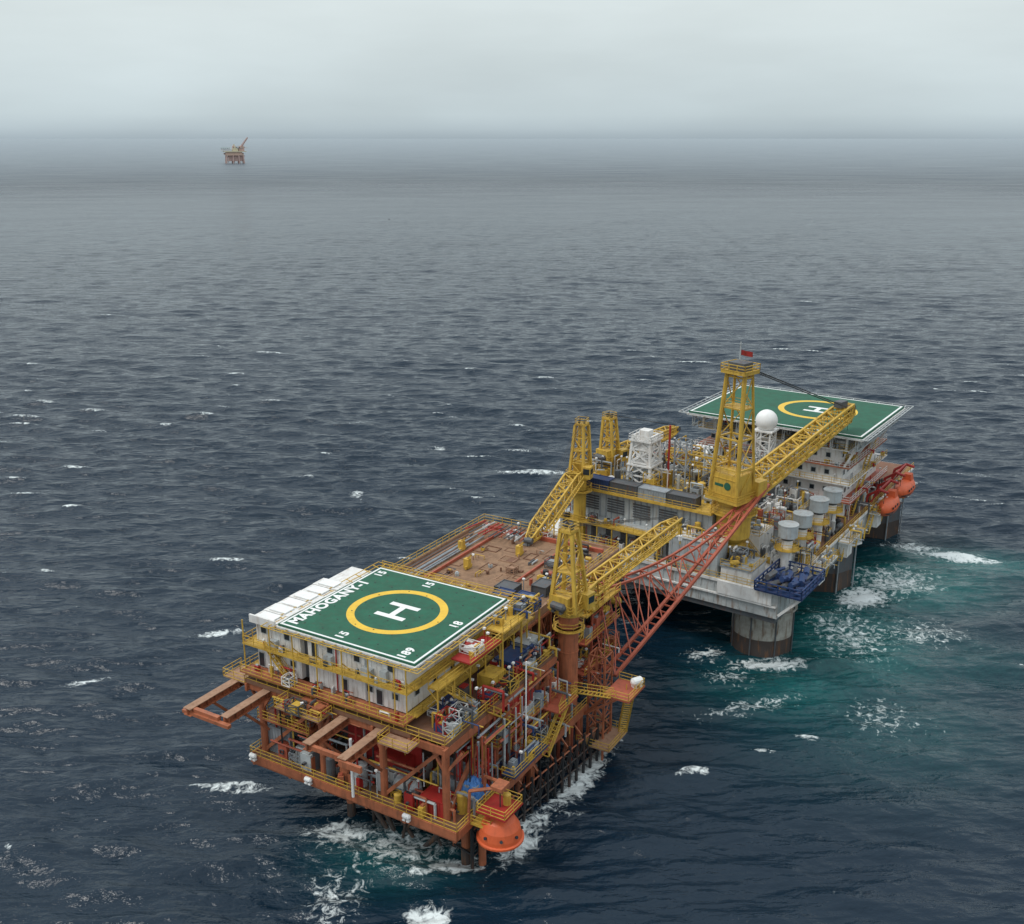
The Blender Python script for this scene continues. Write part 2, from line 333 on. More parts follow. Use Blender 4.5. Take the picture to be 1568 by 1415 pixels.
for b0,b1 in ((-14.5,-4),(6,15.6)): p.bar((-11.5,b0,9.3),(-11.5,b1,19.2),.28,O)
p.bx(-2,15.6,5,17.4,14.2,14.5,O); p.rail([(-2,5,14.5),(-2,17.3,14.5),(15.6,17.3,14.5)],Y)
p.bx(-12,-4,-15.2,-6,14.2,14.4,O); p.rail([(-4,-15.1,14.4),(-11.9,-15.1,14.4),(-11.9,-6,14.4)],Y)
p.bx(2.2,9.5,9,16.2,9.01,18.2,R_); p.bx(2.0,2.2,8.6,16.6,9.01,18.6,R_)
for b in np.arange(9,16.5,1.2): p.bx(1.9,2.0,b,b+.12,9.1,18.5,R_)
for a in np.arange(2.6,9.5,1.2): p.bx(a,a+.12,16.2,16.32,9.1,18.1,R_)
p.bx(-7.5,-7.2,-3,9,9.01,17.5,R_); p.bx(-9.5,-6,3,8,9.01,13.5,R_); p.bx(-5,0,-13,-5,9.01,14.1,DG)
p.container((-10.6,13.6,9),3.4,2.6,2.5,90,R_); p.container((-6,13.5,9.01),5,4,3.2,90,G)
p.vessel((-9.8,8.4,9),1.1,3,90,LG); p.tank((-11,1.8,9),.9,3,LG); p.tank((-11,-.6,9),.9,3.2,O); p.tank((-9.2,16.4,9),.7,2.6,Y)
p.container((-9.8,-12.2,9),3.8,2.6,4,90,G); p.container((-10.4,-7.2,9),3,2.4,2.6,90,LG)
p.clutter(-12.3,-4,-14.5,16.5,9,110,['orange','yellow','grey','lgrey','dgrey','dgrey','red','redor','black','white'],2.8,6,.75)
p.clutter(-4,21,11,17.4,9,80,['orange','yellow','grey','dgrey','blue','redor','black','red','lgrey'],2.6,8,.9)
p.clutter(-1,15,14,16.8,14.5,60,['orange','redor','grey','dgrey','blue','red','lgrey','white'],2.6,9,.8)
p.clutter(-11,-4,-14.5,-7,14.4,16,['orange','grey','yellow'],2,10)
R=random.Random(21)
for i in range(100):
    a=R.uniform(-12.5,16); b=R.uniform(14,17.9) if a>-8 else R.uniform(-14,17.5); z0=R.uniform(9,12); z1=R.uniform(15,20)
    p.cyl((a,b,z0),(a,b,z1),R.uniform(.07,.18),M[R.choice(['orange','redor','red','yellow','grey','dgrey','lgrey','black'])],6)
for i in range(44):
    z=R.uniform(10,19); b=R.uniform(14.5,18); a=R.uniform(-11,8)
    p.cyl((a,b,z),(a+R.uniform(3,8),b,z),R.uniform(.08,.2),M[R.choice(['orange','redor','yellow','grey','dgrey'])],6)
for i in range(30):
    z=R.uniform(10,19); a=R.uniform(-12.8,-9); b=R.uniform(-14,8)
    p.cyl((a,b,z),(a,b+R.uniform(3,8),z),R.uniform(.08,.18),M[R.choice(['orange','redor','yellow','grey','dgrey'])],6)
p.cyl((-13.7,2.6,9),(-13.7,2.6,17.5),.2,M['cleanwhite'],8); p.cyl((3,18.6,12),(3,18.6,25),.1,M['cleanwhite'],6)
for q in ((-13.7,-14.8,9.6),(-13.7,-5,9.2),(-13.7,11,9.4)): p.vessel((q[0],q[1],q[2]-.9),.34,.9,90,M['cleanwhite'])
p.bx(-10.5,-5,18.42,21.4,8.7,8.9,Y); p.rail([(-10.4,18.45,8.9),(-10.4,21.3,8.9),(-5,21.3,8.9),(-5,18.45,8.9)],Y)
p.bx(-3,6,18.41,20.4,11.4,11.6,M['blue']); p.rail([(-3,18.5,11.6),(-3,20.3,11.6),(6,20.3,11.6),(6,18.5,11.6)],Y); p.clutter(-2.5,5.5,18.7,20,11.6,9,['blue','grey','yellow'],1.2,12,.6)
p.stairs((7,19.4,9),(13,19.4,14.3),1,Y,(0,1,0)); p.bx(10,15.6,17.42,20,14.0,14.2,M['redor']); p.rail([(10,19.9,14.2),(15.6,19.9,14.2),(15.6,17.5,14.2)],Y)
p.done()
# crumpled tarpaulin over a skid
p=Part('tarpaulin',None,F1); R=random.Random(5); n=12; vs=[];fs=[]
for i in range(n):
    for j in range(n):
        x=(i/(n-1)-.5);y=(j/(n-1)-.5); vs.append((-7.2+x*3.4,16.8+y*3.2,12.9-3.2*(max(abs(x),abs(y))*1.7)**2.4+R.uniform(-.22,.22)))
for i in range(n-1):
    for j in range(n-1): fs.append((i*n+j,(i+1)*n+j,(i+1)*n+j+1,i*n+j+1))
p.add(vs,fs,M['tarp']); p.ob((-7.2,16.8,9.1),(2.2,2,3.2),0,G); p.done()
# --- jacket
p=Part('jacket',plat,F1)
for a in (-7.2,8,23,38):
    for b in (-3.4,15.5 if a<0 else 16.5):
        if a>30 and b>0: b=9
        p.cyl((a,b,-12),(a,b,2.2),.62,M['foul'],14); p.cyl((a,b,2.2),(a,b,23 if a>30 else 8),.6,O,14)
    p.cyl((a,-3.4,7.5),(a,6,-4),.35,M['foul'],8); p.cyl((a,15.5 if a<30 else 9,7.5),(a,6,-4),.35,M['foul'],8)
for a0,a1 in ((-7.2,8),(8,23)):
    for b in (-3.4,16): p.cyl((a0,b,7.5),((a0+a1)/2,b,-4),.33,O,8); p.cyl((a1,b,7.5),((a0+a1)/2,b,-4),.33,O,8)
for k in range(19):
    a=-8+k*34/18; b=17.0+3.4*k/18; a2=-8+(k+1)*34/18; b2=17+3.4*(k+1)/18
    p.cyl((a,b,-5),(a,b,6.2),.24,BK,8)
    if k<18:
        for z in (1.6,3.4,5.6): p.cyl((a,b,z),(a2,b2,z),.12,M['foul'] if z<5 else O,6)
        p.bar((a,b,1.6),(a2,b2,5.6),.09,BK); p.bar((a2,b2,1.6),(a,b,5.6),.09,BK)
        if k%2==0: p.bar((a,b,5.6),(a,b-2.4,8.2),.13,O); p.bar((a,b,2),(a,b-2.8,2.6),.13,BK)
R=random.Random(31)
for k in range(30):
    a=R.uniform(-6,22); b=R.uniform(12,17.5); p.cyl((a,b,-4),(a,b,8.4),R.uniform(.12,.3),M[R.choice(['orange','foul','redor','black'])],8)
for k in range(6): p.cyl((-7+R.uniform(-1,1),R.uniform(-2,14),-4),(-7+R.uniform(-1,1),R.uniform(-2,14),8.4),R.uniform(.15,.35),M['foul'],8)
p.cyl((-6.5,17.6,7),(-6.5,17.6,-3),.5,O,14)
p.done()
# --- pipe deck
p=Part('pipe_deck',plat,F1)
p.bx(12.9,46,-14.5,11.5,23.4,24,M['brown'])
for a in np.arange(14,46,2.4): p.sheet(a,a+.05,-14.3,11.1,24.005,M['deck'])
R=random.Random(77)
for i in range(30):
    a=R.uniform(14,42);b=R.uniform(-11,8); l=R.uniform(1,3.4);w_=R.uniform(1,2.6); m=M[R.choice(['deck','dgrey','beamt','beamt'])]
    if R.random()<.6:
        zz=24.02+.003*i
        for q in ((a,a+l,b,b+.12),(a,a+l,b+w_,b+w_+.12),(a,a+.12,b+.13,b+w_-.01),(a+l-.12,a+l,b+.13,b+w_-.01)): p.bx(*q,24,zz+.04,m)
    else: p.bx(a,a+l*.6,b,b+w_*.6,24,24.05+.25*R.random(),m)
for b in (-14.9,11.51):
    p.bx(12.9,46,b,b+.39,23.2,24.5,M['beamt'])
    p.lat((12.9,b+.2,19.5),(46,b+.2,19.5),.5,7,.5,7,11,O,.2,.14)
for a in (12.7,46.2): p.bx(a-.19,a+.19,-14.4,11.2,22.8,24.35,M['beamt'])
p.rail([(14,-14.7,24.5),(46.1,-14.7,24.5),(46.1,11.7,24.5),(22,11.7,24.5)],Y)
p.bx(15,43,-9.5,-9.2,24.01,24.5,M['redor']); p.bx(15,43,3.6,3.9,24.01,24.45,M['redor']); p.bx(43.5,44,-13,10,24.01,24.7,M['redor'])
for i in range(9): p.cyl((14+R.uniform(0,2),-13.8+i*.38,24.3+.1*(i%2)),(34+R.uniform(0,6),-13.8+i*.38,24.3+.1*(i%2)),.14,M[R.choice(['beamt','dgrey','deck','grey'])],6)
for i in range(12): p.cyl((38+R.uniform(0,1),-14+i*1.0,24.9+R.uniform(0,.5)),(45,-13.6+i*.9,25),.12,M[R.choice(['redor','red','dgrey','lgrey'])],6)
for a,b in ((27,-6),(36,-1.6),(33,-11)):
    p.ob((a,b,24.1),(.9,.9,1.6),0,Y); p.bar((a,b,25.6),(a,b+.8,26.4),.15,Y); p.ob((a,b+.2,24.1),(1.8,.3,.5),0,Y)
p.container((15.4,5.8,24.02),2.2,3.2,1.8,0,M['cleanwhite']); p.container((18,6.2,24.02),2.6,2.6,2.2,0,M['blue']); p.container((20.9,5.2,24.02),2.8,3.0,2.0,0,DG); p.container((18,9.6,24.02),3.0,2.4,2.4,0,M['blue'])
p.container((15,9.6,24.02),2.2,2.4,2.0,0,LG); p.container((25,9,24.02),3,2.4,1.6,0,DG)
p.clutter(14,17,-8,2,24.05,14,['dgrey','white','lgrey','red','black'],1.0,14,.6); p.clutter(24,44,4.6,10.6,24.02,34,['dgrey','redor','yellow','grey','black'],1.1,15,.6); p.clutter(40,45,-13,3,24.05,16,['redor','red','grey','white'],1.2,16,.7)
p.clutter(16,40,-8,3,24.02,22,['dgrey','beamt','yellow','lgrey','deck'],.5,106,.4)
p.bx(14,45,-12,10,15,15.4,M['deck']); p.clutter(23,44,8,12.5,15.4,50,['orange','yellow','redor','grey','dgrey','black'],3.6,17)
for a in (26,38):
    for b in (-11,): p.cyl((a,b,2),(a,b,23),.5,O,12)
p.done()
# --- boat landing & stair tower
p=Part('stair_tower',plat,F1)
p.bx(20,26.5,17.6,23.0,3.4,3.6,M['beamt']); p.rail([(20,17.6,3.6),(20,23.0,3.6),(26.5,23.0,3.6),(26.5,17.6,3.6)],Y)
p.stairs((26,22.4,3.6),(21.2,25.6,13.8),1.2,Y,(.4,1,0))
p.bx(18,23.6,22.6,26.8,13.7,13.95,M['redor']); p.rail([(18,22.7,13.95),(18,26.7,13.95),(23.5,26.7,13.95),(23.5,22.7,13.95)],Y)
p.vessel((22.6,25.9,13.95),.6,1.4,30,M['cleanwhite'])
p.lat((24,19.4,-3),(24,19.4,17),2.6,2.6,2.6,2.6,8,O,.16,.09); p.stairs((16.5,18.6,14.2),(18.3,24,13.9),1,Y,(1,0,0))
for q in ((18.6,23,13.7),(23,23,13.7),(23,26.6,13.7)): p.bar(q,(21,18.4,8),.16,O)
p.lat((28,15,8),(28,15,24),3.4,3.4,3.4,3.4,6,M['redor'],.16,.09); p.lat((33.5,13.4,9),(33.5,13.4,23.5),3.4,2.6,3.4,2.6,5,M['redor'],.15,.09)
for z in (13,18,22.5): p.bx(23,35,12,17.4,z,z+.15,Y if z>20 else M['redor']); p.rail([(23,17.3,z+.15),(35,17.3,z+.15)],Y)
p.clutter(23.5,34.5,12.5,16.8,13.15,26,['redor','orange','yellow','dgrey','white'],2.4,107,.8); p.clutter(23.5,34.5,12.5,16.8,18.15,26,['redor','yellow','dgrey','grey','yellow'],2.4,108,.7); p.clutter(23.5,34.5,12.5,16.8,22.65,16,['yellow','dgrey','grey','yellow'],1.6,109,.6)
p.done()
# ================================================================== CRANES
def rope(p,a,b,r=.05): p.cyl(a,b,r,M['cable'],4,caps=False)
def crane_small(name,F,x,y,z0,ztop,boomtip,pedmat,zped,side,pr=1.45,bw=1.9,mb=3.6):
    c=empty(name)
    p=Part('pedestal',c,F); p.cyl((x,y,zped),(x,y,z0),pr,pedmat,24); p.cyl((x,y,z0-3),(x,y,z0-2.7),pr*1.25,Y,20); p.cyl((x,y,z0-.5),(x,y,z0),pr*1.45,Y,20)
    p.cyl((x,y,zped),(x,y,zped+1),pr*1.12,pedmat,20,r2=pr)
    for zz in (zped+5,zped+10): p.cyl((x,y,zz),(x,y,zz+.2),pr*1.06,pedmat,24)
    ring_=[(x+2.3*math.cos(t),y+2.3*math.sin(t),z0-2.7) for t in np.linspace(0,2*math.pi,9)[:-1]]
    p.cyl((x,y,z0-2.85),(x,y,z0-2.7),2.4,Y,16); p.rail(ring_,Y,closed=True); p.done()
    tip=Vector(boomtip); base=Vector((x,y,z0)); dh=Vector((tip.x-x,tip.y-y,0)).normalized(); sd=Vector((-dh.y,dh.x,0)); ang=math.degrees(math.atan2(dh.y,dh.x))
    p=Part('machinery_house',c,F)
    p.ob((x,y,z0),(4.6,3.6,.4),ang,Y); q=base-dh*1.2; p.ob((q.x,q.y,z0+.4),(2.4,3,2.3),ang,Y)
    q=base+dh*1.6+sd*side*2.0; p.ob((q.x,q.y,z0+.3),(1.9,1.5,2.3),ang,Y); q2=q+dh*.99; p.ob((q2.x,q2.y,z0+1.2),(.06,1.2,1.1),ang,M['glass']); q3=q+sd*side*.78; p.ob((q3.x,q3.y,z0+1.2),(1.3,.06,1.0),ang,M['glass'])
    p.vessel((x-dh.x*2.6,y-dh.y*2.6,z0+.4),.6,2,ang+90,DG); rr=[base+dh*a+sd*b for a,b in ((2.4,2.1),(2.4,-2.1),(-2.4,-2.1),(-2.4,2.1))]
    p.rail([tuple(v+Vector((0,0,.4))) for v in rr],Y,closed=True)
    p.done()
    p=Part('mast',c,F); top=base-dh*.3
    p.lat((x,y,z0+.4),(top.x,top.y,ztop),mb,mb,1.8,1.8,4,Y,.28,.1)
    for f in (.5,): v=Vector((x,y,z0)).lerp(Vector((top.x,top.y,ztop)),f); k=mb+(1.8-mb)*f; p.ob(v,(k,k,.12),ang,Y)
    p.ob((top.x,top.y,ztop),(2.2,2.2,.3),ang,Y); p.rail([tuple(Vector((top.x,top.y,ztop+.3))+dh*a+sd*b) for a,b in ((1,1),(1,-1),(-1,-1),(-1,1))],Y,closed=True,h=1)
    for s1 in (-.5,.5): v=Vector((top.x,top.y,ztop+.3))+sd*s1; p.cyl(v+Vector((0,0,.5))-sd*.1,v+Vector((0,0,.5))+sd*.1,.5,DG,12)
    p.bar((x+1,y+1,z0),(top.x+.9,top.y+.9,ztop),.07,Y); p.bar((x+1.4,y+1,z0),(top.x+1.3,top.y+.9,ztop),.07,Y)
    p.done()
    p=Part('boom',c,F); b0=base+dh*2.2+Vector((0,0,1.2)); dv=tip-b0
    m1=b0+dv*.12; m2=b0+dv*.85
    p.lat(b0,m1,bw*.8,.5,bw,bw,2,Y,.18,.1); p.lat(m1,m2,bw,bw,bw*.9,bw*.85,max(6,int(dv.length*.7/1.8)),Y,.18,.1); p.lat(m2,tip,bw*.9,bw*.85,1.0,.8,3,Y,.18,.1)
    p.cyl(tip-sd*.7,tip+sd*.7,.55,DG,12); p.cyl(m2-sd*.9+Vector((0,0,-1)),m2+sd*.9+Vector((0,0,-1)),.4,DG,10)
    s2=sd*side*(bw*.7); s3=s2*1.45; p.bar(m1+s2,m2+s2,.1,Y); p.bar(m1+s3,m2+s3,.1,Y); p.bar(m1+s3+Vector((0,0,1.1)),m2+s3+Vector((0,0,1.1)),.05,Y)
    for i in range(24): v=m1.lerp(m2,i/23); p.bar(v+s3,v+s3+Vector((0,0,1.1)),.04,Y); p.bar(v+s2,v+s3,.06,Y)
    p.done()
    p=Part('hoist_ropes',c,F); T=Vector((top.x,top.y,ztop+.8))
    for s1 in (-.5,-.2,.2,.5): rope(p,T+sd*s1,tip+sd*s1+Vector((0,0,.6)),.03)
    rope(p,tip+dh*.5,tip+dh*.5-Vector((0,0,3))); v=tip+dh*.5-Vector((0,0,3.4)); p.cyl(v+Vector((0,0,.5)),v-Vector((0,0,.3)),.35,M['cleanwhite'],10)
    p.cyl(v-Vector((0,0,.3)),v-Vector((0,0,1)),.12,Y,8); p.done()
    return c
crane_small('pedestal_crane',F1,19,16.5,25.5,37.5,(48.6,21.3,30.5),O,9,1,bw=2.2,mb=4)
crane_small('pedestal_crane.001',F2,-3,-37,28.5,38.5,(-29,-31.5,25),Y,15,-1,1.2,bw=2.4,mb=3)
crane_small('pedestal_crane.002',F2,10,-38,28,36.8,(30,-33,31),Y,15,1,1.2,bw=2.2,mb=3)
# --- flotel main crane
c=empty('pedestal_crane.003'); cx,cy=2.5,-8
p=Part('pedestal',c,F2)
p.cyl((cx,cy,15),(cx,cy,20),1.9,Y,20); p.cyl((cx,cy,20),(cx,cy,21.2),1.9,Y,20,r2=3.1); p.cyl((cx,cy,21.2),(cx,cy,25.6),3.1,Y,20); p.cyl((cx,cy,25.6),(cx,cy,27.4),3.1,Y,20,r2=2.2); p.cyl((cx,cy,27.4),(cx,cy,28.4),3.2,Y,20)
p.cyl((cx,cy,25.7),(cx,cy,25.85),4.2,Y,16); p.rail([(cx+4.1*math.cos(t),cy+4.1*math.sin(t),25.85) for t in np.linspace(0,2*math.pi,13)[:-1]],Y,closed=True)
p.rail([(cx+3.1*math.cos(t),cy+3.1*math.sin(t),19) for t in np.linspace(0,2*math.pi,11)[:-1]],Y,closed=True); p.cyl((cx,cy,18.8),(cx,cy,19),3.2,Y,16); p.done()
tip=Vector((38,0.5,38.6)); dh=Vector((tip.x-cx,tip.y-cy,0)).normalized(); sd=Vector((-dh.y,dh.x,0)); ang=math.degrees(math.atan2(dh.y,dh.x)); B0=Vector((cx,cy,28.4))
p=Part('machinery_house',c,F2)
p.ob(B0,(8.5,7,.6),ang,Y)
q=B0-dh*1.2; p.ob((q.x,q.y,29),(5,5.6,4.4),ang,Y); q=B0+dh*2.4+sd*3.2; p.ob((q.x,q.y,29),(2.6,1.8,2.8),ang,Y)
q4=q+dh*1.33; p.ob((q4.x,q4.y,30),(.06,1.4,1.4),ang,M['glass'])
q=B0-dh*3.72; v=Vector((q.x,q.y,31.4))+sd*.9; p.cyl(v,v-dh*.08,.7,M['green'],20)
q=q-sd*.9; p.ob((q.x,q.y,31.1),(.06,1.8,.5),ang,M['green'])
for z in (29.6,32.6): q=B0-dh*3.75; p.ob((q.x,q.y,z),(.1,5.4,.12),ang,Y)
rr=[B0+dh*a+sd*b+Vector((0,0,.6)) for a,b in ((4.2,3.6),(4.2,-3.6),(-4.3,-3.6),(-4.3,3.6))]; p.rail([tuple(v) for v in rr],Y,closed=True)
rr=[B0+dh*a+sd*b+Vector((0,0,5)) for a,b in ((1.2,2.7),(1.2,-2.7),(-3.6,-2.7),(-3.6,2.7))]; p.rail([tuple(v) for v in rr],Y,closed=True)
p.done()
p=Part('mast',c,F2); ZT=52; TX=Vector((cx,cy,ZT))-dh*2.6+sd*1.2
def mp_(t,s1,f):
    a=(B0+dh*(1.6 if f>0 else -3.6)+sd*s1*2.9+Vector((0,0,.5))); b=TX+dh*(1.1 if f>0 else -1.1)+sd*s1*1.8
    return a.lerp(b,t)
for s1 in (-1,1):
    for f in (-1,1): p.cyl(mp_(0,s1,f),mp_(1,s1,f),.42 if f<0 else .26,Y,8)
prev=None
for k in range(0,5):
    t=k/4*.96; pts=[mp_(t,1,1),mp_(t,-1,1),mp_(t,-1,-1),mp_(t,1,-1)]
    for i in range(4): p.bar(pts[i],pts[(i+1)%4],.16,Y)
    if prev:
        for i in range(4): p.bar(prev[i],pts[(i+1)%4],.09,Y)
    prev=pts
    if k==3: c4=sum(pts,Vector())/4; p.ob(c4,(3.4,4.2,.15),ang,Y); p.rail([tuple(v) for v in pts],Y,closed=True)
p.ob(TX-Vector((0,0,.3)),(4.2,5.0,.5),ang,Y); p.ob(TX+Vector((0,0,.2)),(2.6,3.2,1.4),ang,DG); p.rail([tuple(TX+Vector((0,0,.2))+dh*a+sd*b) for a,b in ((2.1,2.5),(2.1,-2.5),(-2.1,-2.5),(-2.1,2.5))],Y,closed=True,r=.07)
PT=TX+dh*1.8-sd*1.5
p.cyl(PT,PT+Vector((0,0,4.6)),.12,LG,6); p.bar(PT+Vector((-.5,0,4.2)),PT+Vector((.5,0,4.2)),.08,LG)
p.done()
p=Part('boom',c,F2); b0=B0+dh*2.6+Vector((0,0,.4)); dv=tip-b0; m1=b0+dv*.1; m2=b0+dv*.9
p.lat(b0,m1,3.8,1.0,3.6,3.4,2,Y,.26,.15); p.lat(m1,m2,3.6,3.4,3.0,3.0,14,Y,.26,.13); p.lat(m2,tip,3.0,3.0,2.2,2.0,2,Y,.26,.15)
p.cyl(tip-sd,tip+sd,.8,DG,12); q=m2+Vector((0,0,1.8)); p.ob((q.x,q.y,q.z),(2.4,1.6,1.2),ang,DG)
for s1 in (-1,1):
    s2=sd*s1*2.2; p.bar(m1+s2,m2+s2,.14,Y); p.bar(m1+s2+Vector((0,0,1.1)),m2+s2+Vector((0,0,1.1)),.06,Y)
    for i in range(18): v=m1.lerp(m2,i/17)+s2; p.bar(v,v+Vector((0,0,1.1)),.05,Y)
p.lat(tip,tip-Vector((0,0,3)),1.6,1.6,1,1,2,Y)
p.done()
p=Part('hoist_ropes',c,F2); T=TX+Vector((0,0,1))
for s1 in (-1.2,-.7,.7,1.2): rope(p,T+sd*s1,m2+sd*s1+Vector((0,0,2)),.06)
rope(p,T,tip,.05); rope(p,tip-Vector((0,0,3)),tip-Vector((0,0,8))); p.cyl(tip-Vector((0,0,8)),tip-Vector((0,0,9.4)),.45,Y,8); p.done()
p=Part('flag',None,F2); n=8
vs=[(PT.x+.15+1.0*i/n,PT.y+1.7*i/n+.2*math.sin(i*1.1),PT.z+k-.05*i) for i in range(n+1) for k in (2.3,3.2)]
p.add(vs,[(2*i,2*i+2,2*i+3,2*i+1) for i in range(n)],M['red']); p.done()
# ================================================================== FLOTEL
fl=empty('semi_submersible_flotel')
p=Part('hull',fl,F2)
p.bx(-5,82,-46,4,10.5,15.5,M['hull']); p.bx(-4.6,81.6,-45.6,3.6,9.4,10.5,DG)
p.bx(-5.3,82.3,-46.3,4.3,15.0,15.52,WH)
for i in range(20): p.bx(-5.12,-5,-45.5+i*2.5,-45.3+i*2.5,10.7,15,M['hull'])
for i in range(34): p.bx(-4+i*2.5,-3.8+i*2.5,4,4.12,10.7,15,M['hull'])
p.bx(-5.5,-5.13,-45.8,3.8,12.6,12.9,WH)
p.bx(15,82,-11,4.0,15.53,15.6,M['deck'])
p.done()
for i,(x,y) in enumerate(((5,-2),(40,-2.5),(76,-2.5),(5,-40),(40,-40),(76,-40))):
    p=Part('column_%d'%(i+1),fl,F2)
    if i==0 or i==3:
        p.cyl((x,y,3.2),(x,y,10.6),5.6,M['colm'],40); p.cyl((x,y,-10),(x,y,3.2),5.62,M['foul'],40)
        for t in np.linspace(0,2*math.pi,9)[:-1]: p.cyl((x+5.75*math.cos(t),y+5.75*math.sin(t),-2),(x+5.75*math.cos(t),y+5.75*math.sin(t),9),.14,DG,5)
        p.cyl((x,y,8.2),(x,y,8.5),6.0,M['colm'],40); p.cyl((x,y,10.2),(x,y,10.48),6.3,WH,40); p.cyl((x,y,10.49),(x,y,14.9),6.4,M['hull'],40)
    else:
        p.cyl((x,y,4),(x,y,10.6),6.2,DG,8); p.cyl((x,y,-10),(x,y,4),6.25,M['foul'],8); p.cyl((x,y,10.4),(x,y,14.9),7.6,M['lgrey'],8)
        p.cyl((x,y,10.0),(x,y,10.38),7.7,WH,8)
        for t in np.linspace(0,2*math.pi,9)[:-1]: p.cyl((x+6.6*math.cos(t),y+6.6*math.sin(t),-2),(x+6.6*math.cos(t),y+6.6*math.sin(t),10),.16,G,5)
    p.done()
p=Part('main_deck_equipment',fl,F2)
mm=['grey','lgrey','white','yellow','dgrey','yellow','redor','dgrey','white','black']
p.rail([(82,4.1,15.5),(-5.1,4.1,15.5),(-5.1,-46,15.5)],Y)
p.bx(-2,14,-42,-13,15.52,20,LG); p.bx(-4.4,-2,-42,-13,19.7,19.9,Y); p.rail([(-4.3,-42,19.9),(-4.3,-13,19.9)],Y)
for b in np.arange(-42,-13,3.2): p.bar((-4.2,b,15.5),(-4.2,b,19.8),.12,Y); p.ob((-2.1,b+1.4,16.2),(.25,1.2,2.4),0,DG)
p.bx(0,14,-41,-11,20,25.4,LG)
for b in np.arange(-40.5,-11.5,1.25): p.bx(-.12,0,b,b+.2,20.1,25.2,G)
for b in np.arange(-38,-16,5.5):
    for k in range(6): p.bx(-.25,-.1,b,b+3.6,21.4+k*.5,21.65+k*.5,DG)
p.bx(-1.6,14.4,-41.4,-10.6,25.4,25.7,Y); p.rail([(14.4,-41.3,25.7),(-1.5,-41.3,25.7),(-1.5,-10.7,25.7),(14.3,-10.7,25.7)],Y)
for i,b in enumerate((-35,-29,-23,-17)): p.container((.6,b,25.72),5.6,2.4,2.0,90,M[('blue','dgrey','grey','dgrey')[i]])
p.clutter(3,13,-40,-12,25.7,80,['grey','lgrey','white','yellow','dgrey','yellow','black'],3.2,41,1.0)
p.clutter(-4,-2.4,-41,-14,15.6,40,mm,2.4,42,.6); p.clutter(-3.8,-2.4,-41,-14,19.9,22,mm,1.4,43,.5)
p.bx(-4.9,-.5,-17,-7.5,15.53,21.5,LG); p.bx(-5.1,-.3,-17.2,-7.3,21.5,21.8,WH)
for b in np.arange(-16.5,-7.5,1.5): p.bx(-5.0,-4.9,b,b+.12,15.6,21.4,LG)
p.rail([(-5,-17,21.8),(-5,-7.4,21.8),(-.5,-7.4,21.8)],Y); p.clutter(-4.4,-1,-16,-8.5,21.8,14,mm,1.8,44,.7)
p.bx(-5.6,-5.12,-7,3,13,15.4,WH)
p.bx(-4.8,2,-6.8,-1.2,15.53,17.9,WH); p.bx(-5,2.2,-7,-1,17.9,18.1,G); p.rail([(-4.9,-6.9,18.1),(-4.9,-1.1,18.1),(2.1,-1.1,18.1)],Y)
p.clutter(-4.4,1.6,-6.5,-1.6,18.1,16,['white','yellow','grey','lgrey','dgrey'],1.8,110,.6)
p.clutter(6,15,-7,3.4,15.55,40,['white','yellow','grey','lgrey','dgrey','white'],2.6,111,.8)
p.bx(7,14,-9,-4.5,15.53,20,WH); p.rail([(7,-4.6,20),(14,-4.6,20),(14,-9,20),(7,-9,20)],Y,closed=True); p.clutter(7.5,13.5,-8.6,-5,20,10,['white','yellow','grey'],2,112,.7)
p.stairs((6.4,-4,15.6),(6.4,-8.4,20),.9,Y,(1,0,0))
p.lat((6,-28,25.7),(6,-28,36),5,5,3.6,3.6,4,WH,.28,.16,xb=True); p.bx(4.3,7.7,-29.7,-26.3,33,35.0,WH); p.bx(3.4,8.6,-30.6,-25.4,30.2,30.5,WH); p.bx(4.4,7.6,-29.6,-26.4,27,30,LG)
p.bx(3.6,8.4,-30.4,-25.6,35.02,35.2,WH)
p.rail([(3.6,-30.4,35.2),(3.6,-25.6,35.2),(8.4,-25.6,35.2),(8.4,-30.4,35.2)],WH,closed=True); p.ob((6,-28,35.2),(2,2,1.8),0,WH)
p.cyl((8,-24,25.7),(8,-24,38),.22,R_,8); p.lat((10,-22,25.7),(10,-22,35),2.4,2.4,2.4,2.4,5,G,.14,.08); p.lat((12,-17,25.7),(12,-17,34),2,2,2,2,5,LG,.14,.08)
p.lat((12,-26,31),(12,-14,31),2,2,2,2,6,Y,.16,.1)
p.bx(14.5,36,-40,-12,15.62,22,G); p.bx(14.4,36.2,-40.2,-11.8,22,22.3,Y); p.rail([(14.5,-11.9,22.3),(36,-11.9,22.3)],Y); p.clutter(15,35.5,-38,-13,22.3,170,mm,4.4,45,1.2)
p.bx(15,34,-11.5,-4,15.62,18.8,LG); p.bx(14.8,34.2,-11.78,-3.8,18.8,19.0,G); p.clutter(15,34,-11,-4.6,19,80,mm,2.8,46,.9); p.rail([(14.8,-3.9,19),(34.2,-3.9,19)],Y)
for b in np.arange(15.5,34,1.6): p.bx(b,b+.12,-4,-3.9,15.7,18.7,G)
for a in (15,21,27,33): p.lat((a,-13,22),(a,-13,30),1.8,1.8,1.8,1.8,5,LG,.13,.07)
p.clutter(15,60,-3.3,3.2,15.62,130,['grey','lgrey','white','yellow','dgrey','dgrey','yellow','red','black'],2.4,47,.75)
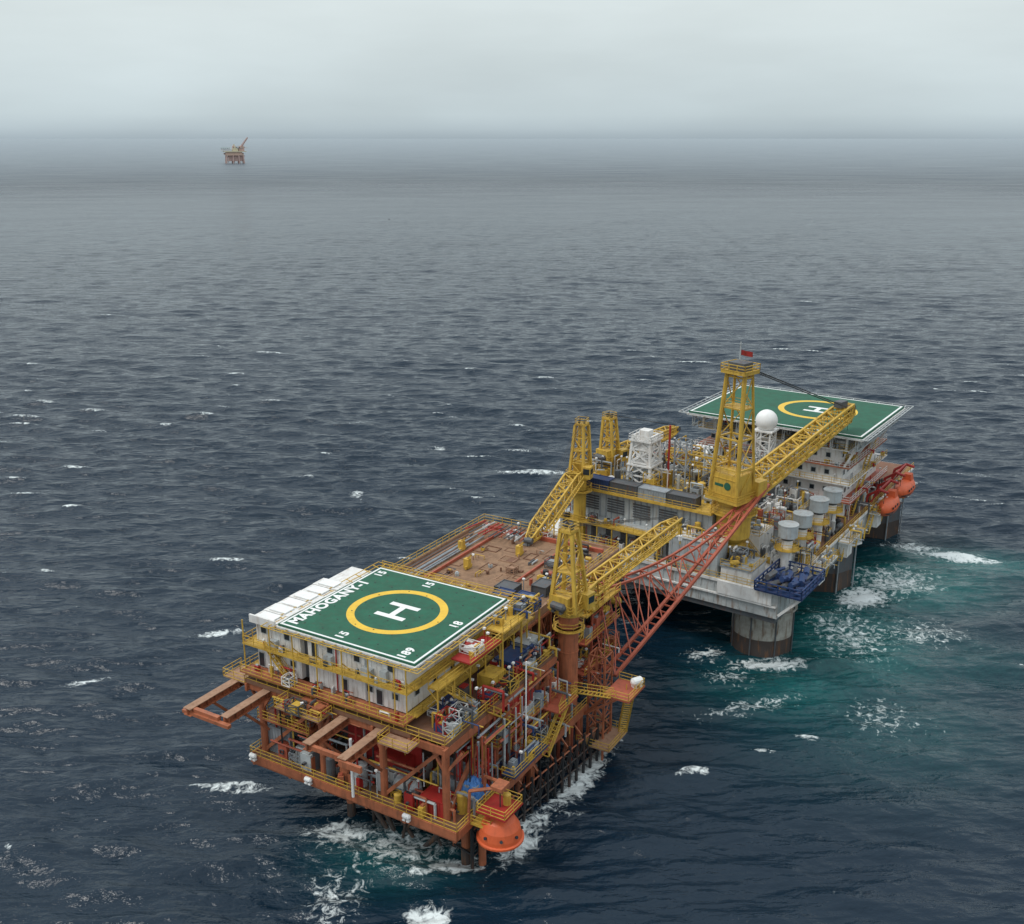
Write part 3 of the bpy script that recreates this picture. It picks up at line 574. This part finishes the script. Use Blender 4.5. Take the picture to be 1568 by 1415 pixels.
for a,h in ((5.5,8.6),(13,8.4),(22,8.6),(30,8.2)):
    p.cyl((a,1.2,15.5),(a,1.2,15.5+h-2),1.0,WH,16); p.cyl((a,1.2,15.5+h-2.2),(a,1.2,15.5+h),1.75,LG,20); p.cyl((a,1.2,15.5+h),(a,1.2,15.5+h+.2),1.85,LG,20)
    p.cyl((a,1.2,15.5+h-2.8),(a,1.2,15.5+h-2.2),1.05,DG,20)
    p.cyl((a+3.4,-.8,15.5),(a+3.4,-.8,15.5+h*.6),.7,WH,12); p.cyl((a+3.4,-.8,15.5+h*.6),(a+4.3,.6,15.5+h*.6+.6),.7,WH,12)
    p.cyl((a,1.2,19.6),(a,1.2,19.75),2.3,Y,12); p.rail([(a+2.2*math.cos(t),1.2+2.2*math.sin(t),19.75) for t in np.linspace(0,2*math.pi,9)[:-1]],Y,closed=True)
for a in (10,26,46,62):
    p.bx(a,a+9,4.35,6.6,14.6,14.85,WH); p.rail([(a,4.4,14.85),(a,6.5,14.85),(a+9,6.5,14.85),(a+9,4.4,14.85)],Y); p.clutter(a+.5,a+8.5,4.6,6.2,14.85,14,['white','yellow','grey'],1.6,50+a,.6)
    p.bx(a+1,a+4,4.15,6,11.5,14.58,WH)
for a in range(8,80,9): p.stairs((a,4.9,11),(a+3,4.9,14.8),.8,Y,(0,1,0))
p.done()
# blue hose bundle on rack
p=Part('hose_rack',None,F2)
p.bx(-6.5,5,.2,8.6,15.62,15.85,M['blue']); p.rail([(-6.5,.2,15.85),(-6.5,8.5,15.85),(5,8.5,15.85),(5,.2,15.85)],M['blue'],h=1.6,r=.12,closed=True)
R=random.Random(9)
for i in range(46):
    a=R.uniform(-5.8,1.6); b=R.uniform(1,7.6); z=R.uniform(16.0,18.0)
    p.cyl((a,b,z),(a+R.uniform(1.5,3),b+R.uniform(-1,1),z+R.uniform(-.4,.4)),R.uniform(.25,.6),M[R.choice(['blue','blue','dgrey'])],7)
for a in (-5.5,-1,4.5): p.bar((a,8.3,15.6),(a,4.4,11.5),.25,WH)
p.done()
# flotel accommodation + helideck
p=Part('accommodation_block',fl,F2)
for k,(z0,z1) in enumerate(((15.61,19.3),(19.3,23),(23,26.6),(26.6,30.2))):
    p.bx(38,62,-30+k,1.2-k*.5,z0,z1-.25,WH); p.bx(36.6,63.2,-31,2.9-k*.4,z1-.25,z1-.01,M['redor'] if k in(0,) else (O if k==2 else WH)); y=2.8-k*.4
    p.rail([(36.7,-31,z1),(36.7,y,z1),(63.1,y,z1)],Y if k%2 else WH)
    for a in np.arange(39.5,61,2.6): window(p,('b',1.2-k*.5,1),a,z0+1.3,.9,.9)
    for b in np.arange(-28,0,2.8): window(p,('a',38,-1),b,z0+1.3,.9,.9)
    p.stairs((40+k*5,2.3-k*.4,z0),(44+k*5,2.3-k*.4,z1),.8,Y,(0,1,0))
    p.clutter(36.8,37.8,-28,0,z1-.0,12,['red','white','yellow','grey'],.9,60+k,.4)
    p.clutter(39,62,1.6-k*.4,2.4-k*.4,z1,8,['red','white','yellow','grey'],.9,80+k,.4)
p.clutter(38,46,-28,1,30.2,36,['white','lgrey','grey','red'],2.2,70,.9)
p.done()
p=Part('radome',fl,F2)
vs=[];fs=[];nu,nv=24,12
for j in range(nv+1):
    ph=-math.pi/2*.6+(math.pi/2*1.6)*j/nv
    for i in range(nu): t=2*math.pi*i/nu; vs.append((29+2.2*math.cos(ph)*math.cos(t),-13+2.2*math.cos(ph)*math.sin(t),36+2.2*math.sin(ph)))
for j in range(nv):
    for i in range(nu): fs.append((j*nu+i,j*nu+(i+1)%nu,(j+1)*nu+(i+1)%nu,(j+1)*nu+i))
p.add(vs,fs,M['cleanwhite']); p.done(smooth=True)
p=Part('radome_tower',fl,F2); p.lat((29,-13,22),(29,-13,34),3,3,3,3,6,WH,.2,.1); p.bx(27,31,-15,-11,33.9,34.2,WH); p.done()
p=Part('helideck',fl,F2)
A0,A1,B0_,B1=34.5,64.5,-32.5,4.6
p.bx(A0,A1,B0_,B1,33.6,34,M['green']); p.bx(A0-.3,A1+.3,B0_-.3,B1+.3,33.2,33.58,WH)
for s in ((A0+.2,A0+.6,B0_+.2,B1-.2),(A1-.6,A1-.2,B0_+.2,B1-.2)): p.sheet(*s,34.006,M['cleanwhite'])
for s in ((A0+.61,A1-.61,B0_+.2,B0_+.6),(A0+.61,A1-.61,B1-.6,B1-.2)): p.sheet(*s,34.006,M['cleanwhite'])
ring(p,51,-10,34.007,7.0,8.3,M['ylw2'])
for a in (49.3,52.7): p.sheet(a-.5,a+.5,-12.5,-7.5,34.009,M['cleanwhite'])
p.sheet(49.81,52.19,-10.5,-9.5,34.009,M['cleanwhite'])
for k in range(14):
    t=k/13
    for b,sg in ((B0_,-1),(B1,1)): a=A0+(A1-A0)*t; p.bar((a,b,33.4),(a,b+sg*1.6,33.9),.07,LG)
    for a,sg in ((A0,-1),(A1,1)): b=B0_+(B1-B0_)*t; p.bar((a,b,33.4),(a+sg*1.6,b,33.9),.07,LG)
for r,zz in ((.9,33.7),(1.6,33.9)):
    q=[(A0-r,B0_-r,zz),(A1+r,B0_-r,zz),(A1+r,B1+r,zz),(A0-r,B1+r,zz)]
    for i in range(4): p.bar(q[i],q[(i+1)%4],.09,LG)
for b in np.arange(B0_+1,B1,5.0): p.lat((A0+.5,b,32),(A1-.5,b,32),.4,2.4,.4,2.4,9,LG,.14,.09)
for a in (37,45,54,62):
    for b in (-30,-18,-6,1): p.cyl((a,b,30),(a,b,33.2),.3,WH,8)
    p.bar((a,4,33),(a,.6,26),.25,WH)
p.done()
# gangway truss between platform and flotel
gw=empty('gangway_bridge')
def P1(a,b,z): return Vector(W(F1,a,b,z))
def P2(a,b,z): return Vector(W(F2,a,b,z))
p=Part('truss',gw,None); m=M['redor']
E=P2(6.5,-4,30.5); top0=P1(31,14.5,23.5); lo0=P1(26,20,12.8)
side=(E-lo0).cross(Vector((0,0,1))).normalized()*1.0
n=11
def dep(t): return lo0.lerp(E,t)+Vector((0,0,1))*(-.6*math.sin(math.pi*t))
def upc(t): return top0.lerp(E,t)+Vector((0,0,1))*(-3.4*math.sin(math.pi*t))
for s1 in (-1,1):
    for i in range(n):
        t0,t1=i/n,(i+1)/n; o0,o1=side*s1*(1-.3*t0),side*s1*(1-.3*t1)
        a0,a1=upc(t0)+o0,upc(t1)+o1; b0,b1=dep(t0)+o0,dep(t1)+o1
        p.bar(a0,a1,.2,m); p.bar(b0,b1,.28,m); p.bar(a0,b0,.1,m)
        if i%2: p.bar(a0,b1,.1,m)
        else: p.bar(b0,a1,.1,m)
for i in range(n*3+1):
    t=i/n/3
    p.bar(dep(t)-side*(1-.3*t),dep(t)+side*(1-.3*t),.12,m)
    if i%3==0: p.bar(upc(t)-side*(1-.3*t),upc(t)+side*(1-.3*t),.1,m)
p.done()
# ------------------------------------------------------------------ lifeboats
def lifeboat(name,a,b,z,S=1.3):
    e=empty(name)
    def T(x,y,zz): return (a+x*S,b+y*S,z+zz*S)
    p=Part('boat_hull',e,F2); n=16; k=14; Ln=8.2; vs=[];fs=[]
    for i in range(n+1):
        t=i/n; x=(t-.5)*Ln; taper=(1-abs(2*t-1)**2.6)**.6+.03
        for j in range(k):
            an=2*math.pi*j/k; cy_=math.cos(an)*1.45*taper; sz=math.sin(an); zz=(sz*1.5 if sz>0 else sz*1.15)*(.35+.65*taper)
            vs.append(T(x,cy_,1.3+zz+(.35*abs(2*t-1)**2)))
    for i in range(n):
        for j in range(k): fs.append((i*k+j,i*k+(j+1)%k,(i+1)*k+(j+1)%k,(i+1)*k+j))
    fs+= [tuple(range(k)),tuple(range(n*k,n*k+k))]
    p.add(vs,fs,M['bright']); p.done(smooth=True)
    p=Part('wheelhouse',e,F2); p.ob(T(1.8,0,2.6),(1.7*S,1.5*S,1.1*S),0,M['bright'],.8); p.ob(T(2.68,0,3.0),(.06,1.1*S,.4*S),0,M['glass'])
    q0=T(-3.7,-1.48,1.2);q1=T(3.7,1.48,1.3); p.bx(q0[0],q1[0],q0[1],q1[1],q0[2],q1[2],BK)
    for q in (-2,-.8,.4): p.ob(T(q,1.4,1.7),(.5*S,.12,.35*S),0,M['glass'])
    p.done()
    p=Part('davit',e,F2)
    for q in (-3,3):
        p.poly([T(q,-3.2,-.2),T(q,-2.6,3.6),T(q,-.8,4.9),T(q,.6,4.6)],.3,R_); p.bar(T(q,-3.2,.5),T(q,-.8,4.8),.18,R_); rope(p,T(q,0,4.7),T(q,0,2.6),.06)
    p.bar(T(-3,-.8,4.9),T(3,-.8,4.9),.2,R_); q0=T(-4,-3.6,-.2);q1=T(4,-1.7,0); p.bx(q0[0],q1[0],q0[1],q1[1],q0[2],q1[2],R_); p.rail([T(-4,-1.7,0),T(4,-1.7,0)],R_); p.done()
lifeboat('lifeboat',52,6.6,13.2); lifeboat('lifeboat.001',64.5,6.6,13.6)
# ------------------------------------------------------------------ survival capsule
p=Part('survival_capsule',None,F1)
prof=[(0.3,4.4),(1.2,4.2),(2.0,3.6),(2.6,2.6),(2.85,1.6),(2.9,1.1),(3.15,1.0),(3.15,.75),(2.8,.6),(2.2,.1),(1.2,-.3),(0.2,-.4)]
ca,cb,cz=-8.6,21.6,6.2
n=32; vs=[(ca+r*.95*math.cos(2*math.pi*i/n),cb+r*.95*math.sin(2*math.pi*i/n),cz+z*.95) for r,z in prof for i in range(n)]
fs=[(j*n+i,j*n+(i+1)%n,(j+1)*n+(i+1)%n,(j+1)*n+i) for j in range(len(prof)-1) for i in range(n)]
p.add(vs,fs,M['bright'])
for i in range(8):
    t=2*math.pi*i/8+.2; q=(ca+2.6*math.cos(t),cb+2.6*math.sin(t),cz+1.9); p.cyl(q,(q[0]+.22*math.cos(t),q[1]+.22*math.sin(t),q[2]+.08),.2,M['glass'],10)
p.cyl((ca,cb,cz+4.0),(ca,cb,cz+4.8),.9,M['bright'],16); rope(p,(ca,cb,cz+4.8),(ca,cb,14),.08)
p.done()
p=Part('capsule_davit',None,F1)
for s1 in (-1,1): p.poly([(ca+s1*1.8,18.1,9),(ca+s1*1.8,18.3,13.4),(ca+s1*.6,cb,14.3)],.22,O)
p.bx(ca-1,ca+1,cb-.8,cb+.8,14,14.5,O); p.bx(ca-2.2,ca+2.2,cb-2.2,cb+2,11,11.2,R_); p.rail([(ca-2.1,cb-2.1,11.2),(ca-2.1,cb+1.9,11.2),(ca+2.1,cb+1.9,11.2),(ca+2.1,cb-2.1,11.2)],Y,closed=True); p.tank((ca+1,cb+.4,11.2),.5,1.4,Y); p.done()
# ------------------------------------------------------------------ distant platform
dp=empty('offshore_platform.001'); FD=frame(-1008,3960,20)
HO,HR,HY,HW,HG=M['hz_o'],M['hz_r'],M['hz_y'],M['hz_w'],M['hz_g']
p=Part('topsides',dp,FD)
p.bx(-34,30,-20,20,28,32,HO); p.bx(-32,24,-18,18,32,40,HO); p.bx(-40,40,-22,22,40,43,HY); p.bx(-44,-12,-24,20,43,50,HW); p.bx(-8,12,-14,16,43,53,HY); p.bx(14,34,-16,12,43,55,HR); p.bx(-48,-16,-26,22,54,55.5,HG)
for a in np.arange(-44,-14,7): p.bar((a,-22,43),(a,-22,54),.9,HY)
p.lat((22,0,55),(50,-6,90),5,5,3,3,8,HR,.8,.4); p.lat((0,-10,53),(0,-10,66),5,5,4,4,4,HY,.8,.5)
p.clutter(-10,36,-18,14,53,40,['hz_o','hz_y','hz_w','hz_r'],8,90,5); p.clutter(-34,34,-24,-18,32,30,['hz_o','hz_y','hz_r'],7,91,5)
p.done()
p=Part('jacket',dp,FD)
for a in (-30,-8,12,28):
    for b in (-18,18): p.cyl((a*1.1,b*1.1,-10),(a,b,30),2.2,HR,10)
    p.bar((a,-18,28),(a+8,-18,2),1.1,HR); p.bar((a,-18,2),(a+8,-18,28),1.1,HR)
p.bx(-24,24,-12,12,8,28,HR); p.done()
# ------------------------------------------------------------------ seabirds
def bird(name,x,y,z,rot):
    p=Part(name,None,None); c,s=math.cos(rot),math.sin(rot)
    def T(u,v,w_): return (x+u*c-v*s,y+u*s+v*c,z+w_)
    prof=[(-.32,.01),(-.2,.06),(0,.1),(.18,.09),(.27,.05),(.36,.015)]; n=8
    vs=[T(u,r*math.cos(2*math.pi*i/n),r*math.sin(2*math.pi*i/n)) for u,r in prof for i in range(n)]
    p.add(vs,[(j*n+i,j*n+(i+1)%n,(j+1)*n+(i+1)%n,(j+1)*n+i) for j in range(5) for i in range(n)],BK)
    for sg in (-1,1):
        p.add([T(.16,sg*.05,.05),T(-.1,sg*.05,.05),T(-.1,sg*.4,.2),T(.14,sg*.42,.22),T(-.12,sg*.95,.1)],[(0,1,2,3),(3,2,4)],BK)
    p.add([T(-.28,.04,0),T(-.28,-.04,0),T(-.48,-.1,0),T(-.48,.1,0)],[(0,1,2,3)],BK); p.done()
bird('seabird',-46.9,408.6,60,.6); bird('seabird.001',-38.2,482.8,60,2.2)
# ================================================================== SEA
def axis(d0,d1,s,gneg,gpos,lim):
    mid=list(np.arange(d0,d1+1e-6,s)); x=d1;st=s;pos=[]
    while x<lim: st*=gpos; x+=st; pos.append(x)
    x=d0;st=s;neg=[]
    while x>-lim: st*=gneg; x-=st; neg.append(x)
    return np.array(neg[::-1]+mid+pos)
xs=axis(-120,130,.5,1.012,1.012,60000).astype(np.float32); ys=axis(94,320,.45,1.08,1.005,90000).astype(np.float32)
X,Yy=np.meshgrid(xs,ys); nx,ny=len(xs),len(ys)
dxs=np.gradient(xs)[None,:]; dys=np.gradient(ys)[:,None]
rng=np.random.RandomState(3)
Z=np.zeros_like(X); main=math.radians(-101)
NW=78
i0=int(np.searchsorted(ys,94)); i1=int(np.searchsorted(ys,300))
for i in range(NW):
    lam=1.6*(22/1.6)**(i/(NW-1))*rng.uniform(.92,1.08); k=2*math.pi/lam
    th=main+rng.normal(0,.38); kx,ky=np.float32(k*math.cos(th)),np.float32(k*math.sin(th))
    amp=.0092*lam*(1.0 if lam<8 else (8/lam)**.75)
    att=np.exp(-(np.abs(kx)*dxs/1.3)**2)*np.exp(-(np.abs(ky)*dys/1.3)**2)
    ph=rng.uniform(0,6.28)
    okr=np.where(dys[:,0]*abs(ky)/1.3<2.2)[0]; okc=np.where(dxs[0]*max(abs(kx),1e-4)/1.3<2.2)[0]
    if len(okr)==0 or len(okc)==0: continue
    rs=slice(okr[0],okr[-1]+1); cs=slice(okc[0],okc[-1]+1)
    wx=kx*X[rs,cs]+ky*Yy[rs,cs]+np.float32(ph); cw=np.cos(wx)
    Z[rs,cs]+=np.float32(amp)*att[rs,cs]*(cw+.3*(2*cw*cw-1))
sd_=float(Z[i0:i1, 300:-300].std()); print('wave sd',sd_)
g=.94+.14*np.sin(X*.021+Yy*.013+1)*np.sin(Yy*.017-X*.009)
Z*=g
foam=np.clip((Z/sd_-1.4)*.85,0,.95)*(np.sin(X*.13+np.sin(Yy*.07)*2)*np.sin(Yy*.11+X*.03+1.3)>.15)
foam*=np.exp(-np.maximum(0,np.abs(Yy)-900)/900)
def blob(x,y,rx,ry,rot,amp):
    c,s=math.cos(math.radians(rot)),math.sin(math.radians(rot)); u=(X-x)*c+(Yy-y)*s; v=-(X-x)*s+(Yy-y)*c
    return amp*np.exp(-(u/rx)**2-(v/ry)**2)
for b in ((-23.4,120.3,6,4,0,1.2),(-7.1,113.7,5,2.6,10,1.35),(-10.2,104.6,3.6,2.2,0,1.5),(-15,118,11,8,0,1.0),(-22,108,6,9,0,.85),
          (10.2,133,14,2.8,60,1.3),(2,120,12,3.2,60,1.1),(35.3,172,6,4,20,1.05),(46,168,10,3,5,1.3),(71.7,196,9,6,40,1.4),(100,217.6,12,2.8,-15,1.4),(92,224,9,4,-20,1.1),(81,204,15,11,30,1.0),(64,180,12,18,0,.9),
          (39.7,153.6,14,4,20,.85),(60,150,10,10,0,.76),(8.5,280,10,4,0,1.15),(-22.6,304.6,4,3,0,1.1),(-56.5,180.7,6,1.8,15,1.1),(-74,162,6,1.6,25,1.0),(-41,262,3,6,0,1.0),(78,180,14,9,0,.85),(128,235,5,2,0,1.05),(38,163,7,5,0,.9)):
    foam=np.maximum(foam,blob(*b))
teal=np.zeros_like(X)
for b in ((62,180,17,22,0,1.0),(84,205,20,15,20,1.1),(100,215,18,8,-15,.95),(48,160,15,12,0,.7),(60,150,22,18,0,.35),(-15,116,9,6,0,.6),(80,170,18,14,0,.35)): teal=np.maximum(teal,blob(*b))
co_=np.stack([X,Yy,Z],-1).reshape(-1,3).astype(np.float32)
me=bpy.data.meshes.new('sea'); nv=nx*ny; me.vertices.add(nv); me.vertices.foreach_set('co',co_.ravel())
idx=np.arange(nv).reshape(ny,nx); q=np.stack([idx[:-1,:-1],idx[:-1,1:],idx[1:,1:],idx[1:,:-1]],-1).reshape(-1,4); nf=len(q)
me.loops.add(nf*4); me.loops.foreach_set('vertex_index',q.ravel().astype(np.int32)); me.polygons.add(nf)
me.polygons.foreach_set('loop_start',np.arange(0,nf*4,4,dtype=np.int32)); me.polygons.foreach_set('loop_total',np.full(nf,4,dtype=np.int32))
me.polygons.foreach_set('use_smooth',np.ones(nf,dtype=bool)); me.update(calc_edges=True)
for nm,ar in (('foam',foam),('teal',teal)):
    at=me.attributes.new(nm,'FLOAT','POINT'); at.data.foreach_set('value',ar.ravel().astype(np.float32))
sea=bpy.data.objects.new('sea',me); COL.objects.link(sea)
m=bpy.data.materials.new('sea_water'); m.use_nodes=True; nt=m.node_tree; n=nt.nodes; l=nt.links; b=n['Principled BSDF']; me.materials.append(m)
geo=n.new('ShaderNodeNewGeometry')
def noise(scale,detail,sx=1,sy=1,rough=.6,dist=0):
    mp=n.new('ShaderNodeMapping'); mp.inputs['Scale'].default_value=(sx,sy,1); mp.inputs['Rotation'].default_value=(0,0,math.radians(-11)); l.new(geo.outputs['Position'],mp.inputs[0])
    t=n.new('ShaderNodeTexNoise'); t.inputs['Scale'].default_value=scale; t.inputs['Detail'].default_value=detail; t.inputs['Roughness'].default_value=rough; t.inputs['Distortion'].default_value=dist; l.new(mp.outputs[0],t.inputs['Vector']); return t
def mth(op,a,b_=None,clamp=False):
    x=n.new('ShaderNodeMath'); x.operation=op; x.use_clamp=clamp
    for i,v in enumerate((a,b_)):
        if v is None: continue
        if isinstance(v,(int,float)): x.inputs[i].default_value=v
        else: l.new(v,x.inputs[i])
    return x.outputs[0]
n1=noise(.8,4,.6,1.2,.55); n2=noise(.11,3,.4,1.4,.6); n4=noise(.012,4,.35,1.3,.6)
h=mth('ADD',mth('MULTIPLY',n1.outputs[0],.46),mth('MULTIPLY',n2.outputs[0],2.6))
bp=n.new('ShaderNodeBump'); bp.inputs['Distance'].default_value=1.0; bp.inputs['Strength'].default_value=.9; l.new(h,bp.inputs['Height'])
at=n.new('ShaderNodeAttribute'); at.attribute_name='foam'; at2=n.new('ShaderNodeAttribute'); at2.attribute_name='teal'
nf_=noise(.8,8,1,1,.7,.8)
thr=mth('SUBTRACT',.78,mth('MULTIPLY',at.outputs['Fac'],.37)); mask=mth('MULTIPLY',mth('SUBTRACT',nf_.outputs[0],thr),6,True)
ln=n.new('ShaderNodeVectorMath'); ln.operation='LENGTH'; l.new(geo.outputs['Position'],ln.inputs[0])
far_haze=mth('MULTIPLY',mth('SUBTRACT',1.0,mth('DIVIDE',2300.0,ln.outputs['Value']),True),.8)  # horizon haze painted into the water colour, paler with distance
wat=n.new('ShaderNodeMix'); wat.data_type='RGBA'; l.new(far_haze,wat.inputs[0]); wat.inputs[6].default_value=(.005,.018,.034,1); wat.inputs[7].default_value=(.24,.30,.345,1)
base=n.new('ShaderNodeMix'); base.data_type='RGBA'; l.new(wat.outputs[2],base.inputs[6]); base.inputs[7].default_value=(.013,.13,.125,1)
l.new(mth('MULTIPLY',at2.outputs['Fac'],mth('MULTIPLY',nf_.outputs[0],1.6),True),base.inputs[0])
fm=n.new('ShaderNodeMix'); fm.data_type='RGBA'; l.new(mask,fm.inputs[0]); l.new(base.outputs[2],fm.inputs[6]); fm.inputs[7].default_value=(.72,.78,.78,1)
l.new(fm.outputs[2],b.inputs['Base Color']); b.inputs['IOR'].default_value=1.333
# unresolved chop: slopes finer than the mesh become surface roughness with distance; wind patches vary it
fr=n.new('ShaderNodeMapRange'); fr.interpolation_type='SMOOTHSTEP'; l.new(ln.outputs['Value'],fr.inputs[0]); fr.inputs[1].default_value=250; fr.inputs[2].default_value=3000; fr.inputs[3].default_value=.07; fr.inputs[4].default_value=.34
frp=mth('MULTIPLY',fr.outputs[0],mth('ADD',.55,mth('MULTIPLY',n4.outputs[0],.9)))
rr=n.new('ShaderNodeMix'); l.new(mask,rr.inputs[0]); l.new(frp,rr.inputs[2]); rr.inputs[3].default_value=.8; l.new(rr.outputs[0],b.inputs['Roughness'])
l.new(bp.outputs[0],b.inputs['Normal'])
print('verts',nv)
